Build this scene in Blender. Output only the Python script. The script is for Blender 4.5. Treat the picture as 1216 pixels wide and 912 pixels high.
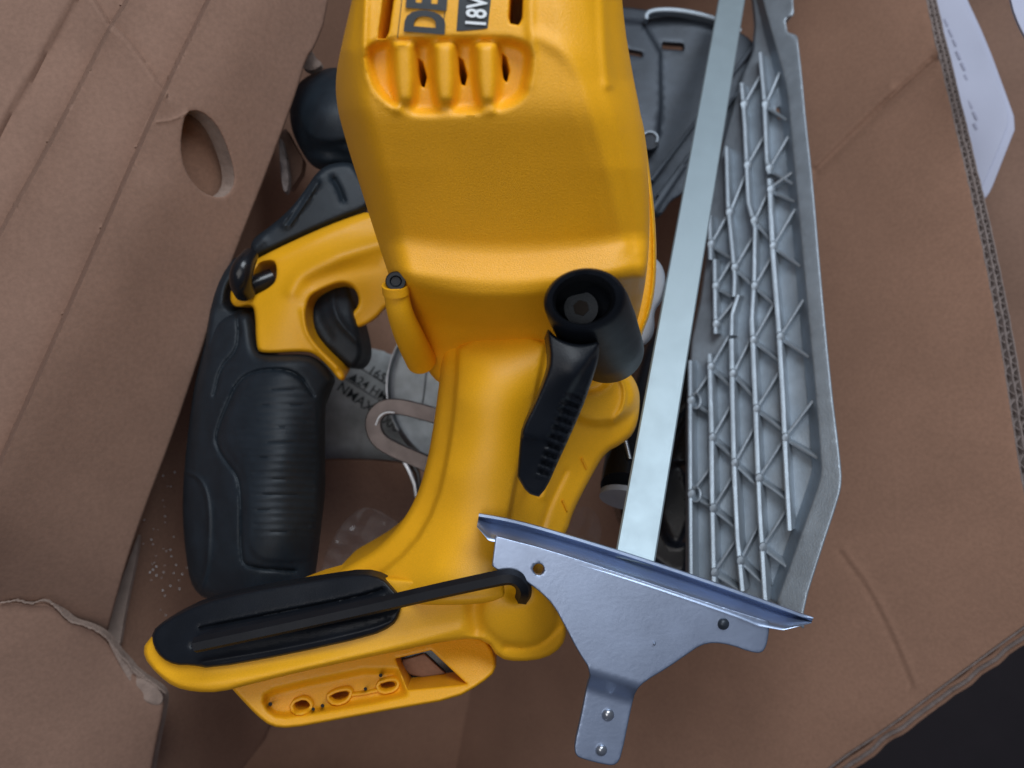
import bpy, math, random
import numpy as np
from mathutils import Vector, Matrix
from mathutils.geometry import delaunay_2d_cdt

for o in list(bpy.data.objects): bpy.data.objects.remove(o)
S = bpy.context.scene
COL = S.collection
random.seed(4); rng = np.random.default_rng(4)

# ---------------------------------------------------------------- camera, world, lamps, exposure
W0, H0, F = 1216.0, 912.0, 946.0
CAMZ = 0.55
cam = bpy.data.objects.new('camera', bpy.data.cameras.new('camera')); COL.objects.link(cam)
cam.location = (0, 0, CAMZ)
cam.data.sensor_width = 36; cam.data.lens = 36*F/W0
cam.data.clip_start = 0.01; cam.data.clip_end = 20
cam.data.dof.use_dof = True; cam.data.dof.focus_distance = 0.25; cam.data.dof.aperture_fstop = 11
S.camera = cam

wd = bpy.data.worlds.new('World'); S.world = wd; wd.use_nodes = True
wd.node_tree.nodes['Background'].inputs[0].default_value = (0.35, 0.41, 0.58, 1)
wd.node_tree.nodes['Background'].inputs[1].default_value = 0.19
def area(name, loc, target, size, sy, power, col):
    l = bpy.data.lights.new(name, 'AREA'); l.shape = 'RECTANGLE'; l.size = size; l.size_y = sy
    l.energy = power; l.color = col
    o = bpy.data.objects.new(name, l); COL.objects.link(o); o.location = loc
    o.rotation_euler = (Vector(target)-Vector(loc)).to_track_quat('-Z', 'Y').to_euler()
    return o
area('window_light', (0.20, 0.62, 0.92), (0.0, 0.08, 0.25), 0.6, 0.45, 7.0, (0.86, 0.93, 1.0))
area('fill_light', (-0.22, -0.10, 1.35), (0, 0.06, 0.25), 0.8, 0.8, 4.0, (0.97, 0.94, 0.92))  # added fill to brighten the motor's front face, not a known lamp
vs = S.view_settings
vs.view_transform = 'Standard'; vs.look = 'None'; vs.gamma = 1; vs.exposure = 0.0
S.render.engine = 'CYCLES'

# ---------------------------------------------------------------- helpers
def P(px, py, d):
    """point seen at (px,py) of the 1216x912 photograph, d metres below the lens"""
    return ((px-W0/2)/F*d, -(py-H0/2)/F*d, CAMZ-d)

def PV(p, d):
    p = np.asarray(p, float); d = np.asarray(d, float)
    return np.stack([(p[:,0]-W0/2)/F*d, -(p[:,1]-H0/2)/F*d, CAMZ-d], 1)

def thing(name, loc, label, cat, group=None):
    o = bpy.data.objects.new(name, None); COL.objects.link(o); o.location = loc
    o.empty_display_size = .02
    o['label'] = label; o['category'] = cat
    if group: o['group'] = group
    return o

def root_loc(o):
    v = Vector((0,0,0))
    while o is not None:
        v += o.location; o = o.parent
    return v

def link(name, verts, faces, mat, parent=None, smooth=True, sharp=None, label=None):
    v = np.asarray(verts, float); c = v.mean(0)
    me = bpy.data.meshes.new(name)
    me.from_pydata((v-c).tolist(), [], [tuple(int(i) for i in f) for f in faces])
    me.validate(); me.update()
    if smooth:
        me.polygons.foreach_set('use_smooth', [True]*len(me.polygons))
        if sharp: me.set_sharp_from_angle(angle=math.radians(sharp))
    me.materials.append(mat)
    o = bpy.data.objects.new(name, me); COL.objects.link(o)
    if parent is not None:
        o.parent = parent; o.location = Vector(c.tolist())-root_loc(parent)
    else:
        o.location = c.tolist()
    if label: o['label'] = label
    return o

def own(o, label, cat, group=None):
    o['label'] = label; o['category'] = cat
    if group: o['group'] = group
    return o

def chaikin(p, n=2, closed=True):
    p = np.asarray(p, float)
    for _ in range(n):
        q = np.roll(p, -1, 0) if closed else p[1:]
        a = p if closed else p[:-1]
        r = np.empty((2*len(a), p.shape[1])); r[0::2] = .75*a+.25*q; r[1::2] = .25*a+.75*q
        if not closed: r = np.vstack([p[:1], r, p[-1:]])
        p = r
    return p

def resample(p, step, closed=True):
    p = np.asarray(p, float)
    if closed: p = np.vstack([p, p[:1]])
    L = np.r_[0, np.cumsum(np.hypot(*(np.diff(p[:,:2], axis=0).T)))]
    n = max(int(round(L[-1]/step)), 3)
    t = np.linspace(0, L[-1], n+1)
    if closed: t = t[:-1]
    return np.stack([np.interp(t, L, p[:,k]) for k in range(p.shape[1])], 1)

def inside(q, poly):
    x, y = q[:,0], q[:,1]; r = np.zeros(len(q), bool)
    a = poly; b = np.roll(poly, -1, 0)
    for (x1,y1),(x2,y2) in zip(a, b):
        if y1 == y2: continue
        c = ((y1 > y) != (y2 > y)) & (x < (x2-x1)*(y-y1)/(y2-y1)+x1)
        r ^= c
    return r

def segdist(q, poly, closed=True):
    a = poly if closed else poly[:-1]; b = np.roll(poly, -1, 0) if closed else poly[1:]
    best = np.full(len(q), 1e9); sg = np.ones(len(q))
    for i in range(len(a)):
        d = b[i]-a[i]; L = d@d
        if L < 1e-12: continue
        t = np.clip(((q-a[i])@d)/L, 0, 1)
        v = q-(a[i]+t[:,None]*d)
        e = np.hypot(v[:,0], v[:,1]); m = e < best-1e-9
        best[m] = e[m]; sg[m] = np.sign(d[0]*v[m,1]-d[1]*v[m,0])
    return best, sg

def rbf(ctrl, smooth=1e-6):
    c = np.asarray(ctrl, float); X = c[:,:2]/100.0; n = len(X)
    if n < 4:
        A = np.c_[np.ones(n), X]; w = np.linalg.lstsq(A, c[:,2], rcond=None)[0]
        return lambda q: np.c_[np.ones(len(q)), q/100.0]@w
    def U(r): return np.where(r > 1e-9, r*r*np.log(np.maximum(r, 1e-9)), 0)
    K = U(np.linalg.norm(X[:,None]-X[None], axis=2))+smooth*np.eye(n)
    Pm = np.c_[np.ones(n), X]
    A = np.block([[K, Pm],[Pm.T, np.zeros((3,3))]])
    w = np.linalg.solve(A, np.r_[c[:,2], 0,0,0])
    def f(q):
        q = np.asarray(q, float)/100.0
        return U(np.linalg.norm(q[:,None]-X[None], axis=2))@w[:n]+np.c_[np.ones(len(q)), q]@w[n:]
    return f

def planes(*sets, k=.03):
    """flat sheets meeting at creases: each set of (px,py,depth) gives one true plane (1/depth is linear in the picture)"""
    ws = []
    for c in sets:
        c = np.asarray(c, float); A = np.c_[np.ones(len(c)), c[:,:2]/100]; ws.append(np.linalg.lstsq(A, 1/c[:,2], rcond=None)[0])
    def f(q):
        q = np.asarray(q, float); v = np.stack([np.c_[np.ones(len(q)), q/100]@w for w in ws])
        m = v.min(0); return 1/(m-k*np.log(np.exp(-(v-m)/k).sum(0)))
    return f
# ---- height features: functions of photo points, metres towards the lens
def sstep(x): x = np.clip(x, 0, 1); return x*x*(3-2*x)
def side_pts(pl, offs, step, closed=False):
    p = resample(pl, step, closed); t = (np.roll(p,-1,0)-np.roll(p,1,0)) if closed else np.gradient(p, axis=0)
    t /= np.maximum(np.hypot(t[:,0], t[:,1])[:,None], 1e-9); n = np.c_[-t[:,1], t[:,0]]
    return np.vstack([p+n*o for o in offs])
def groove(poly, w, h, sm=2):
    pl = chaikin(poly, sm, False)
    f = lambda q: h*np.exp(-(segdist(q, pl, False)[0]/w)**2)
    if w <= 5: f.pts = side_pts(pl, [-1.5*w,-.8*w,-.35*w,0,.35*w,.8*w,1.5*w], max(2.5, w))
    return f
def ridge(poly, w, h, sm=2):          # flat topped with soft shoulders
    pl = chaikin(poly, sm, False)
    return lambda q: h*sstep((w-segdist(q, pl, False)[0])/(w*.6)+0.0)
def plateau(poly, h, soft=4, sm=2):
    pl = chaikin(poly, sm)
    def f(q):
        d, _ = segdist(q, pl); ins = inside(q, pl)
        return h*sstep(np.where(ins, .5+d/soft/2, .5-d/soft/2))
    if soft <= 6: f.pts = side_pts(pl, [-soft,-.5*soft,0,.5*soft,soft], max(3, soft*.8), True)
    return f
def blob(c, rx, ry, h, p=2):
    return lambda q: h*np.exp(-(np.abs((q[:,0]-c[0])/rx)**p+np.abs((q[:,1]-c[1])/ry)**p))
def dome(c, rx, ry, h, ang=0):
    ca, sa = math.cos(math.radians(ang)), math.sin(math.radians(ang))
    def f(q):
        x = q[:,0]-c[0]; y = q[:,1]-c[1]; u = (x*ca+y*sa)/rx; v = (-x*sa+y*ca)/ry
        return h*np.sqrt(np.clip(1-u*u-v*v, 0, 1))
    return f
def fold(poly, h, L, w=3, sm=1):      # a crease: abrupt rise on the right, slow fall beyond it
    pl = chaikin(poly, sm, False)
    def f(q):
        d, s = segdist(q, pl, False); s = d*s
        return h*sstep((s+w)/(2*w))*np.exp(-np.maximum(s, 0)/L)-.45*h*np.exp(np.minimum(s, 0)/(L*.35))*(s < 0)*sstep(-s/w)
    if w <= 5: f.pts = side_pts(pl, [-1.9*w,-w,0,w,1.9*w], 4)
    return f
def noise2(amp, scale, seed):
    r = np.random.default_rng(seed); k = [(r.uniform(-1,1), r.uniform(-1,1), r.uniform(0,6.28)) for _ in range(9)]
    return lambda q: amp*sum(np.sin((a*q[:,0]+b*q[:,1])/scale*3+c) for a,b,c in k)/4

def relief(name, outline, depth, mat, parent=None, holes=(), r=6, R=.002, thick=.01, feats=(), step=5, sm=2,
           taper=1.0, label=None, hr=None, ext=None, sharp=60, close=True, edge_mat=None):
    """a solid with an uneven face: outline in photo points, real depth below the lens, rounded rim, walls and a back"""
    ol = resample(chaikin(outline, sm), step*.8)
    hl = [resample(chaikin(np.repeat(np.asarray(h,float),2,0), 2), min(step*.8, 3)) if len(h) <= 6 else resample(chaikin(h, sm), min(step*.8, 3)) for h in holes]
    df = depth if callable(depth) else (rbf(depth) if hasattr(depth, '__len__') else (lambda q: np.full(len(q), depth)))
    lo, hi = ol.min(0), ol.max(0)
    gx, gy = np.meshgrid(np.arange(lo[0], hi[0]+step, step), np.arange(lo[1], hi[1]+step, step))
    gx = gx+(np.arange(gx.shape[0])%2)[:,None]*step*.5
    g = np.c_[gx.ravel(), gy.ravel()]
    g = g[inside(g, ol)]
    rings = [f*r for f in (.07, .22, .45, .72, 1.0)] if r > 0 else []
    cand = []
    area2 = np.sum(ol[:,0]*np.roll(ol[:,1],-1)-np.roll(ol[:,0],-1)*ol[:,1]); sgn = 1 if area2 > 0 else -1
    def normals(c, s):
        t = np.roll(c,-1,0)-np.roll(c,1,0); t /= np.maximum(np.hypot(t[:,0], t[:,1])[:,None], 1e-9)
        return np.c_[-t[:,1], t[:,0]]*s
    for d in rings:
        c = ol+normals(ol, sgn)*d
        e, _ = segdist(c, ol); c = c[(e > d*.96) & inside(c, ol)]; cand.append(c)
    for h in hl:
        a2 = np.sum(h[:,0]*np.roll(h[:,1],-1)-np.roll(h[:,0],-1)*h[:,1]); s2 = -1 if a2 > 0 else 1
        rr = hr if hr is not None else min(r, 3)
        for d in [f*rr for f in (.1,.4,1.0)]:
            c = h+normals(h, s2)*d; e, _ = segdist(c, h)
            c = c[(e > d*.96) & inside(c, ol) & ~inside(c, h)]; cand.append(c)
    e, _ = segdist(g, ol); g = g[e > max(r, step*.5)]
    fp = [f.pts for f in feats if hasattr(f, 'pts')]
    if fp:
        fp = np.vstack(fp); fp = fp[inside(fp, ol)]; e, _ = segdist(fp, ol); fp = fp[e > .6]
        cell = {}
        out = []
        for p in fp:
            k = (int(p[0]/.95), int(p[1]/.95))
            if k not in cell: cell[k] = 1; out.append(p)
        fp = np.array(out) if out else np.zeros((0,2))
        occ = {(int(p[0]/2), int(p[1]/2)) for p in fp}
        g = g[[(int(p[0]/2), int(p[1]/2)) not in occ for p in g]] if len(g) else g
        cand.append(fp)
    pts = np.vstack([g]+cand)
    for h in hl:
        m = ~inside(pts, h); pts = pts[m]; e, _ = segdist(pts, h)
        pts = pts[e > 0.05]
    e, _ = segdist(pts, ol); pts = pts[e > 0.04]
    allp = np.vstack([ol]+hl+[pts]); edges = []; k = 0
    for c in [ol]+hl:
        n = len(c); edges += [(k+i, k+(i+1)%n) for i in range(n)]; k += n
    res = delaunay_2d_cdt([Vector(p) for p in allp.tolist()], edges, [], 0, 1e-5)
    V = np.array([v[:] for v in res[0]]); T = [f for f in res[2]]
    T = np.array([f for f in T if len(f) == 3]); cen = V[T].mean(1)
    keep = inside(cen, ol)
    for h in hl: keep &= ~inside(cen, h)
    T = T[keep]
    a, b, c = V[T[:,0]], V[T[:,1]], V[T[:,2]]
    ar = (b[:,0]-a[:,0])*(c[:,1]-a[:,1])-(b[:,1]-a[:,1])*(c[:,0]-a[:,0])
    T = np.where((ar > 0)[:,None], T[:,::-1], T)       # photo y runs down
    d = df(V)
    hgt = np.zeros(len(V))
    for f in feats: hgt = hgt+f(V)
    if r > 0:
        e, _ = segdist(V, ol); t = 1-np.clip(e/r, 0, 1)
        hgt -= R*(1-np.sqrt(np.clip(1-t*t, 0, 1)))
    rr = hr if hr is not None else min(r, 3)
    if rr > 0:
        for h in hl:
            e, _ = segdist(V, h); t = 1-np.clip(e/rr, 0, 1); hgt -= min(R, .0008)*(1-np.sqrt(np.clip(1-t*t, 0, 1)))
    top = PV(V, d-hgt)
    verts = top.tolist(); faces = T.tolist()
    # boundary edges -> walls
    cnt = {}
    for f in faces:
        for i in range(3):
            e2 = (f[i], f[(i+1)%3]); cnt[e2] = 1
    bd = [e2 for e2 in cnt if (e2[1], e2[0]) not in cnt]
    bv = sorted({i for e2 in bd for i in e2}); cen3 = top.mean(0)
    ex = np.array(ext if ext is not None else (0,0,-thick), float)
    mp = {}
    for i in bv:
        q = top[i]+ex
        if taper != 1.0: q[:2] = cen3[:2]+(q[:2]-cen3[:2])*taper
        mp[i] = len(verts); verts.append(q.tolist())
    nf0 = len(faces)
    for (i, j) in bd: faces.append([j, i, mp[i], mp[j]])
    nf1 = len(faces)
    if close:
        n0 = len(ol)
        sub = list(mp.keys())
        bp = V[sub]
        idx = {s: n for n, s in enumerate(sub)}
        rs = delaunay_2d_cdt([Vector(p) for p in bp.tolist()], [(idx[i], idx[j]) for i, j in bd], [], 0, 1e-6)
        if len(rs[0]) == len(sub):
            BV = np.array([v[:] for v in rs[0]])
            # map back through original indices
            back = [mp[sub[o[0]]] for o in rs[3]]
            for f in rs[2]:
                if len(f) != 3: continue
                c2 = BV[list(f)].mean(0)[None]
                if not inside(c2, ol)[0] or any(inside(c2, h)[0] for h in hl): continue
                x = BV[list(f)]
                s3 = (x[1,0]-x[0,0])*(x[2,1]-x[0,1])-(x[1,1]-x[0,1])*(x[2,0]-x[0,0])
                ff = [back[i] for i in f]
                faces.append(ff if s3 > 0 else ff[::-1])
    o = link(name, verts, faces, mat, parent, sharp=sharp, label=label)
    if edge_mat:
        o.data.materials.append(edge_mat)
        for pg in o.data.polygons:
            if nf0 <= pg.index < nf1: pg.material_index = 1
    def full(q):
        q = np.asarray(q, float); hh = np.zeros(len(q))
        for f in feats: hh = hh+f(q)
        return df(q)-hh
    return o, full

def tube(name, pts, rad, mat, parent=None, n=16, sm=2, flat=1.0, caps=True, label=None):
    """round bar through photo points (px,py,d); rad in metres (one or per point)"""
    p = np.asarray(pts, float); r = np.full(len(p), rad) if np.isscalar(rad) else np.asarray(rad, float)
    pr = chaikin(np.c_[p, r], sm, False); w = np.array([P(*a[:3]) for a in pr]); r = pr[:,3]
    t = np.gradient(w, axis=0); t /= np.linalg.norm(t, axis=1)[:,None]
    up = np.array([0,0,1.0]); V = []; Fc = []
    m = len(w)
    for i in range(m):
        a = np.cross(t[i], up)
        a = a/np.linalg.norm(a) if np.linalg.norm(a) > 1e-4 else np.array([1.0,0,0])
        b = np.cross(a, t[i])
        for k in range(n):
            an = 2*math.pi*k/n; V.append(w[i]+r[i]*(math.cos(an)*a+math.sin(an)*b*flat))
    for i in range(m-1):
        for k in range(n):
            Fc.append((i*n+k, i*n+(k+1)%n, (i+1)*n+(k+1)%n, (i+1)*n+k))
    if caps: Fc += [tuple(range(n))[::-1], tuple((m-1)*n+k for k in range(n))]
    return link(name, V, Fc, mat, parent, sharp=50, label=label)

def loft(name, rings, mat, parent=None, close0=True, close1=True, label=None, sharp=50):
    n = len(rings[0]); V = [p for r in rings for p in r]; Fc = []
    for i in range(len(rings)-1):
        for k in range(n): Fc.append((i*n+k, (i+1)*n+k, (i+1)*n+(k+1)%n, i*n+(k+1)%n))
    if close0: Fc.append(tuple(range(n)))
    if close1: Fc.append(tuple((len(rings)-1)*n+k for k in range(n))[::-1])
    return link(name, V, Fc, mat, parent, sharp=sharp, label=label)

def ellr(cx, cy, rx, ry, d, ang=0, n=32, tilt=(0,0)):
    ca, sa = math.cos(math.radians(ang)), math.sin(math.radians(ang)); o = []
    for k in range(n):
        a = 2*math.pi*k/n; x = rx*math.cos(a); y = ry*math.sin(a)
        X = x*ca-y*sa; Y = x*sa+y*ca
        o.append(P(cx+X, cy+Y, d+tilt[0]*X+tilt[1]*Y))
    return o

def ribbon(name, pts, w, dtop, h, mat, parent=None, closed=False, label=None, step=None, lean=0.0):
    """wall standing on a path of photo points: w wide in px, top at depth dtop (func or value or per point), h metres deep"""
    p = np.asarray(pts, float)
    if step: p = resample(p, step, closed)
    q = p[:,:2]
    if closed: t = np.roll(q,-1,0)-np.roll(q,1,0)
    else: t = np.gradient(q, axis=0)
    t /= np.maximum(np.hypot(t[:,0], t[:,1])[:,None], 1e-9); nn = np.c_[-t[:,1], t[:,0]]
    d = dtop(q) if callable(dtop) else (p[:,2] if p.shape[1] > 2 else np.full(len(q), dtop))
    w2 = np.asarray(w)/2.0; hw = w2 if np.ndim(w2) == 0 else w2[:,None]
    b = min(0.25*np.mean(w), 1.2)
    inn = hw-b
    offs = [(-hw, h), (-hw, .0004), (-inn, 0), (inn, 0), (hw, .0004), (hw, h)]
    V = []
    L = PV(q, d)
    for o_, dh in offs:
        a = PV(q+nn*o_, d); a[:,2] -= dh; a[:,0] += (dh*lean if dh > .001 else 0); V.append(a)
    n = len(q); Vs = np.vstack(V); Fc = []
    rng_ = range(n) if closed else range(n-1)
    for i in rng_:
        j = (i+1)%n
        for k in range(5): Fc.append((k*n+i, (k+1)*n+i, (k+1)*n+j, k*n+j))
        Fc.append((5*n+i, i, j, 5*n+j))
    if not closed:
        Fc.append(tuple(k*n for k in range(6))[::-1]); Fc.append(tuple(k*n+n-1 for k in range(6)))
    return link(name, Vs, Fc, mat, parent, sharp=40, label=label)

def text(name, s, at, ang, size, df, mat, parent, lift=.00025, off=0.0, sx=1.0, up=None):
    cu = bpy.data.curves.new(name, 'FONT'); cu.body = s; cu.size = 1.0; cu.offset = off; cu.resolution_u = 4
    cu.align_x = 'LEFT'
    o = bpy.data.objects.new('tmp', cu); COL.objects.link(o)
    dg = bpy.context.evaluated_depsgraph_get(); me = bpy.data.meshes.new_from_object(o.evaluated_get(dg))
    v = np.array([x.co[:] for x in me.vertices]); fc = [tuple(p.vertices) for p in me.polygons]
    bpy.data.objects.remove(o); bpy.data.meshes.remove(me)
    a = math.radians(ang); ca, sa = math.cos(a), math.sin(a)
    x = v[:,0]*size*sx; y = v[:,1]*size
    # reading direction (ca,-sa) in photo, letter-up direction 90 deg anticlockwise from it
    px = at[0]+x*ca-y*sa; py = at[1]-x*sa-y*ca
    q = np.c_[px, py]; d = df(q) if callable(df) else np.full(len(q), df)
    return link(name, PV(q, d-lift), fc, mat, parent, smooth=False)

# ---------------------------------------------------------------- materials
def mat(name, col, rough=.5, metal=0, spec=.5, var=.0, vscale=60, bump=0, bscale=900, col2=None, coat=0, streak=None, speck=0, sheen=0):
    m = bpy.data.materials.new(name); m.use_nodes = True; nt = m.node_tree; N = nt.nodes; Lk = nt.links
    b = N['Principled BSDF']; b.inputs['Roughness'].default_value = rough; b.inputs['Metallic'].default_value = metal
    b.inputs['Specular IOR Level'].default_value = spec
    b.inputs['Base Color'].default_value = (*col, 1)
    if coat: b.inputs['Coat Weight'].default_value = coat; b.inputs['Coat Roughness'].default_value = .25
    g = N.new('ShaderNodeNewGeometry')
    def tex(scale, detail=4, stretch=None, rgh=.6):
        t = N.new('ShaderNodeTexNoise'); t.inputs['Scale'].default_value = scale; t.inputs['Detail'].default_value = detail
        t.inputs['Roughness'].default_value = rgh
        mp = N.new('ShaderNodeMapping')
        if stretch: mp.inputs['Scale'].default_value = stretch[0]; mp.inputs['Rotation'].default_value = stretch[1]
        Lk.new(g.outputs['Position'], mp.inputs['Vector']); Lk.new(mp.outputs[0], t.inputs['Vector']); return t
    if var:
        t = tex(vscale, 6); r = N.new('ShaderNodeValToRGB'); r.color_ramp.elements[0].position = .32; r.color_ramp.elements[1].position = .68
        c2 = col2 or tuple(c*(1-var) for c in col)
        r.color_ramp.elements[0].color = (*c2, 1); r.color_ramp.elements[1].color = (*[min(1, c*(1+var*.6)) for c in col], 1)
        Lk.new(t.outputs['Fac'], r.inputs[0]); out = r.outputs[0]
        if speck:
            t2 = tex(bscale*.9, 2); r2 = N.new('ShaderNodeValToRGB'); r2.color_ramp.elements[0].position = .3; r2.color_ramp.elements[1].position = .7
            r2.color_ramp.elements[0].color = (1-speck,)*3+(1,); r2.color_ramp.elements[1].color = (1+speck,)*3+(1,)
            mx = N.new('ShaderNodeMix'); mx.data_type = 'RGBA'; mx.blend_type = 'MULTIPLY'; mx.inputs[0].default_value = 1
            Lk.new(out, mx.inputs[6]); Lk.new(t2.outputs['Fac'], r2.inputs[0]); Lk.new(r2.outputs[0], mx.inputs[7]); out = mx.outputs[2]
        Lk.new(out, b.inputs['Base Color'])
    hs = []
    if bump:
        t = tex(bscale, 3, streak); bp = N.new('ShaderNodeBump'); bp.inputs['Strength'].default_value = bump; bp.inputs['Distance'].default_value = .0006
        Lk.new(t.outputs['Fac'], bp.inputs['Height']); Lk.new(bp.outputs[0], b.inputs['Normal'])
        rr = N.new('ShaderNodeMapRange'); rr.inputs[3].default_value = max(rough-.08, 0); rr.inputs[4].default_value = min(rough+.1, 1)
        t3 = tex(vscale*1.7, 5); Lk.new(t3.outputs['Fac'], rr.inputs[0]); Lk.new(rr.outputs[0], b.inputs['Roughness'])
    return m

M_card = mat('cardboard', (.26,.158,.116), .85, spec=.22, var=.09, vscale=30, bump=.12, bscale=700, speck=.08)
M_cardin = mat('cardboard_inside', (.285,.163,.112), .88, spec=.18, var=.09, vscale=24, bump=.12, bscale=700, speck=.08)
M_edge = mat('cardboard_edge', (.25,.205,.19), .9, spec=.1, var=.2, vscale=300, bump=.5, bscale=1200)
M_liner = mat('torn_liner', (.33,.25,.21), .9, spec=.1, var=.2, vscale=150, bump=.6, bscale=900)
M_yel = mat('yellow_plastic', (.88,.41,.008), .40, spec=.5, var=.05, vscale=40, bump=.32, bscale=2600, speck=.06)
M_yel2 = mat('yellow_plastic_smooth', (.89,.43,.008), .42, spec=.5, var=.05, vscale=40, bump=.2, bscale=2600, speck=.06)
M_blk = mat('black_rubber', (.012,.019,.027), .5, spec=.4, var=.25, vscale=120, bump=.25, bscale=2400)
M_lev = mat('black_lever_plastic', (.006,.008,.012), .45, spec=.35, var=.2, vscale=90, bump=.15, bscale=2000)
M_gloss = mat('black_plastic', (.009,.010,.013), .24, spec=.5, var=.2, vscale=90, bump=.04, bscale=1500)
M_key = mat('black_oxide_steel', (.008,.009,.012), .5, spec=.25, var=.2, vscale=90, bump=.06, bscale=1500)
M_alu = mat('cast_aluminium', (.36,.41,.46), .50, metal=.65, var=.12, vscale=110, bump=.3, bscale=1500)
M_plate = mat('plated_steel_blue_sheen', (.38,.46,.62), .38, metal=.85, var=.10, vscale=60, bump=.06, bscale=700)  # blue sheen of reflected light is put into the base colour
M_bar = mat('bright_steel_bar', (.34,.42,.46), .5, metal=.6, var=.02, vscale=60, bump=.10, bscale=900, streak=((14,1,1),(0,0,.18)))
M_dkm = mat('dark_coated_steel', (.045,.055,.07), .42, metal=.4, var=.3, vscale=60, bump=.15, bscale=900)
M_blade = mat('brushed_blade_steel', (.46,.50,.52), .36, metal=.85, var=.35, vscale=70, bump=.35, bscale=700, streak=((1,14,1),(0,0,.6)))
M_brz = mat('dull_bronze_steel', (.11,.09,.085), .36, metal=.8, var=.25, vscale=90, bump=.1, bscale=900)
M_ink = mat('dark_print', (.018,.024,.030), .5)
M_wht = mat('white_print', (.75,.78,.80), .5)
M_paper = mat('white_paper', (.46,.48,.60), .7, var=.04, vscale=30, bump=.05, bscale=300)
M_greyink = mat('faint_grey_print', (.34,.35,.45), .8)
M_scr = mat('screw_steel', (.5,.52,.55), .3, metal=.9, var=.2, vscale=200)
M_floor = mat('dark_floor', (.018,.013,.016), .6, var=.3, vscale=12, bump=.2, bscale=100)
M_guard = mat('smoky_grey_plastic', (.34,.36,.40), .3, var=.1)
M_hole = mat('recess_shade', (.02,.015,.012), .9)  # near-black colour standing in for shade inside small recesses
M_film = mat('clear_plastic_film', (.8,.8,.82), .12)
b_ = M_film.node_tree.nodes['Principled BSDF']; b_.inputs['Alpha'].default_value = .10; b_.inputs['Specular IOR Level'].default_value = 1.0

# ---------------------------------------------------------------- setting
def plane(name, x0, y0, x1, y1, z, m):
    o = link(name, [(x0,y0,z),(x1,y0,z),(x1,y1,z),(x0,y1,z)], [(0,1,2,3)], m, None, smooth=False); return o
fl = plane('floor', -3, -3, 3, 3, -0.12, M_floor); fl['kind'] = 'structure'

# ================================================================ cardboard box
box = thing('cardboard_box', (-.10, 0, -.015), 'big brown cardboard box with creased flap and oval hand hole around the saw', 'box')
link('box_bottom', [(-.27,-.32,-.015),(.16,-.32,-.015),(.16,.34,-.015),(-.27,.34,-.015),(-.27,-.32,-.022),(.16,-.32,-.022),(.16,.34,-.022),(-.27,.34,-.022)],
     [(0,1,2,3),(7,6,5,4),(0,4,5,1),(1,5,6,2),(2,6,7,3),(3,7,4,0)], M_cardin, box, smooth=False)
# folded flap with creases: left part crumpled, right part slopes down into the box
A_ = [(262,-40),(247,0),(194,108),(150,205),(112,296),(60,415),(0,548),(-60,680)]
flap_ctrl = planes([(-60,-40,.286),(-60,600,.278),(194,108,.297),(0,548,.287)],
                   [(247,0,.290),(0,548,.283),(120,290,.2865),(372,62,.330),(245,400,.326),(168,615,.322)],
                   [(-60,700,.300),(0,716,.302),(100,742,.322),(168,615,.318),(0,500,.262)])
flap_out = [(-80,-60),(-80,-60),(395,-60),(395,-60),(388,20),(373,58),(364,68),(352,110),(330,170),(305,235),(281,296),(262,346),(238,420),(206,515),(168,615),(150,668),(126,755),(126,755),
            (112,747),(100,742),(84,738),(75,730),(62,716),(50,712),(38,716),(20,712),(0,716),(-80,718),(-80,718)]
hole = [(221,133),(237,131),(256,146),(269,172),(279,205),(276,226),(262,236),(240,229),(225,212),(216,190),(215,160)]
fA = [(266,-40),(247,0),(194,108),(112,296),(0,548),(-60,682)]
fB = [(174,-40),(151,0),(131,31),(65,160),(0,276),(-60,384)]
_, flap_d = relief('flap', flap_out, flap_ctrl, M_card, box, holes=[hole], r=3, R=.001, thick=.0065, step=6, sm=1, hr=2,
   ext=(-.0066,.0010,-.0050), edge_mat=M_liner,
   feats=[fold(fA[::-1], .0085, 70, 2.8), fold(fB[::-1], .0060, 48, 2.8),
          fold([(0,548),(150,205),(300,-140)][::-1], 0, 10, 8),
          fold([(-60,262),(0,150),(50,66),(108,-40)][::-1], .0022, 40, 7),
          fold([(88,-40),(112,2),(131,31),(131,31),(150,46),(172,76),(193,106)], .0018, 22, 3),
          groove([(85,60),(131,120),(170,190)], 30, -.0010), groove([(186,145),(205,143),(222,134)], 2.0, .0003),
          noise2(.0003, 130, 3)])
# the layer seen through the hand hole
relief('flap_backing', [(195,110),(300,110),(300,250),(195,250)], lambda q: flap_d(q)+.0125, M_cardin, box, r=2, R=.0005, thick=.003, step=12, sm=1, feats=[])
# torn corner near the black knob
relief('torn_corner', [(357,78),(362,62),(370,58),(374,68),(384,76),(378,82),(366,86)], .342, M_liner, box, r=2, R=.0008, thick=.003, step=2.5,
       feats=[noise2(.0012, 9, 5)])
# inner side wall of the box, left of the handle
relief('side_wall', [(330,-60),(480,-60),(470,200),(420,420),(400,640),(330,860),(250,960),(90,990),(90,850),(110,740),(140,640),(200,490),(230,400),(300,200),(340,80)],
       [(330,-60,.375),(300,200,.370),(240,420,.366),(200,520,.362),(160,650,.356),(140,740,.352),(110,860,.348),(220,700,.385),(250,600,.395),(420,200,.46),(400,420,.46),(400,640,.47),(300,860,.45),(240,900,.40),(190,860,.365)],
       M_cardin, box, r=3, R=.001, thick=.006, step=10, sm=1,
       feats=[groove([(198,534),(215,540),(225,532)], 3, .0008), groove([(262,310),(244,380),(190,520),(160,620)], 8, -.0014), noise2(.0008, 60, 6)])
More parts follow.
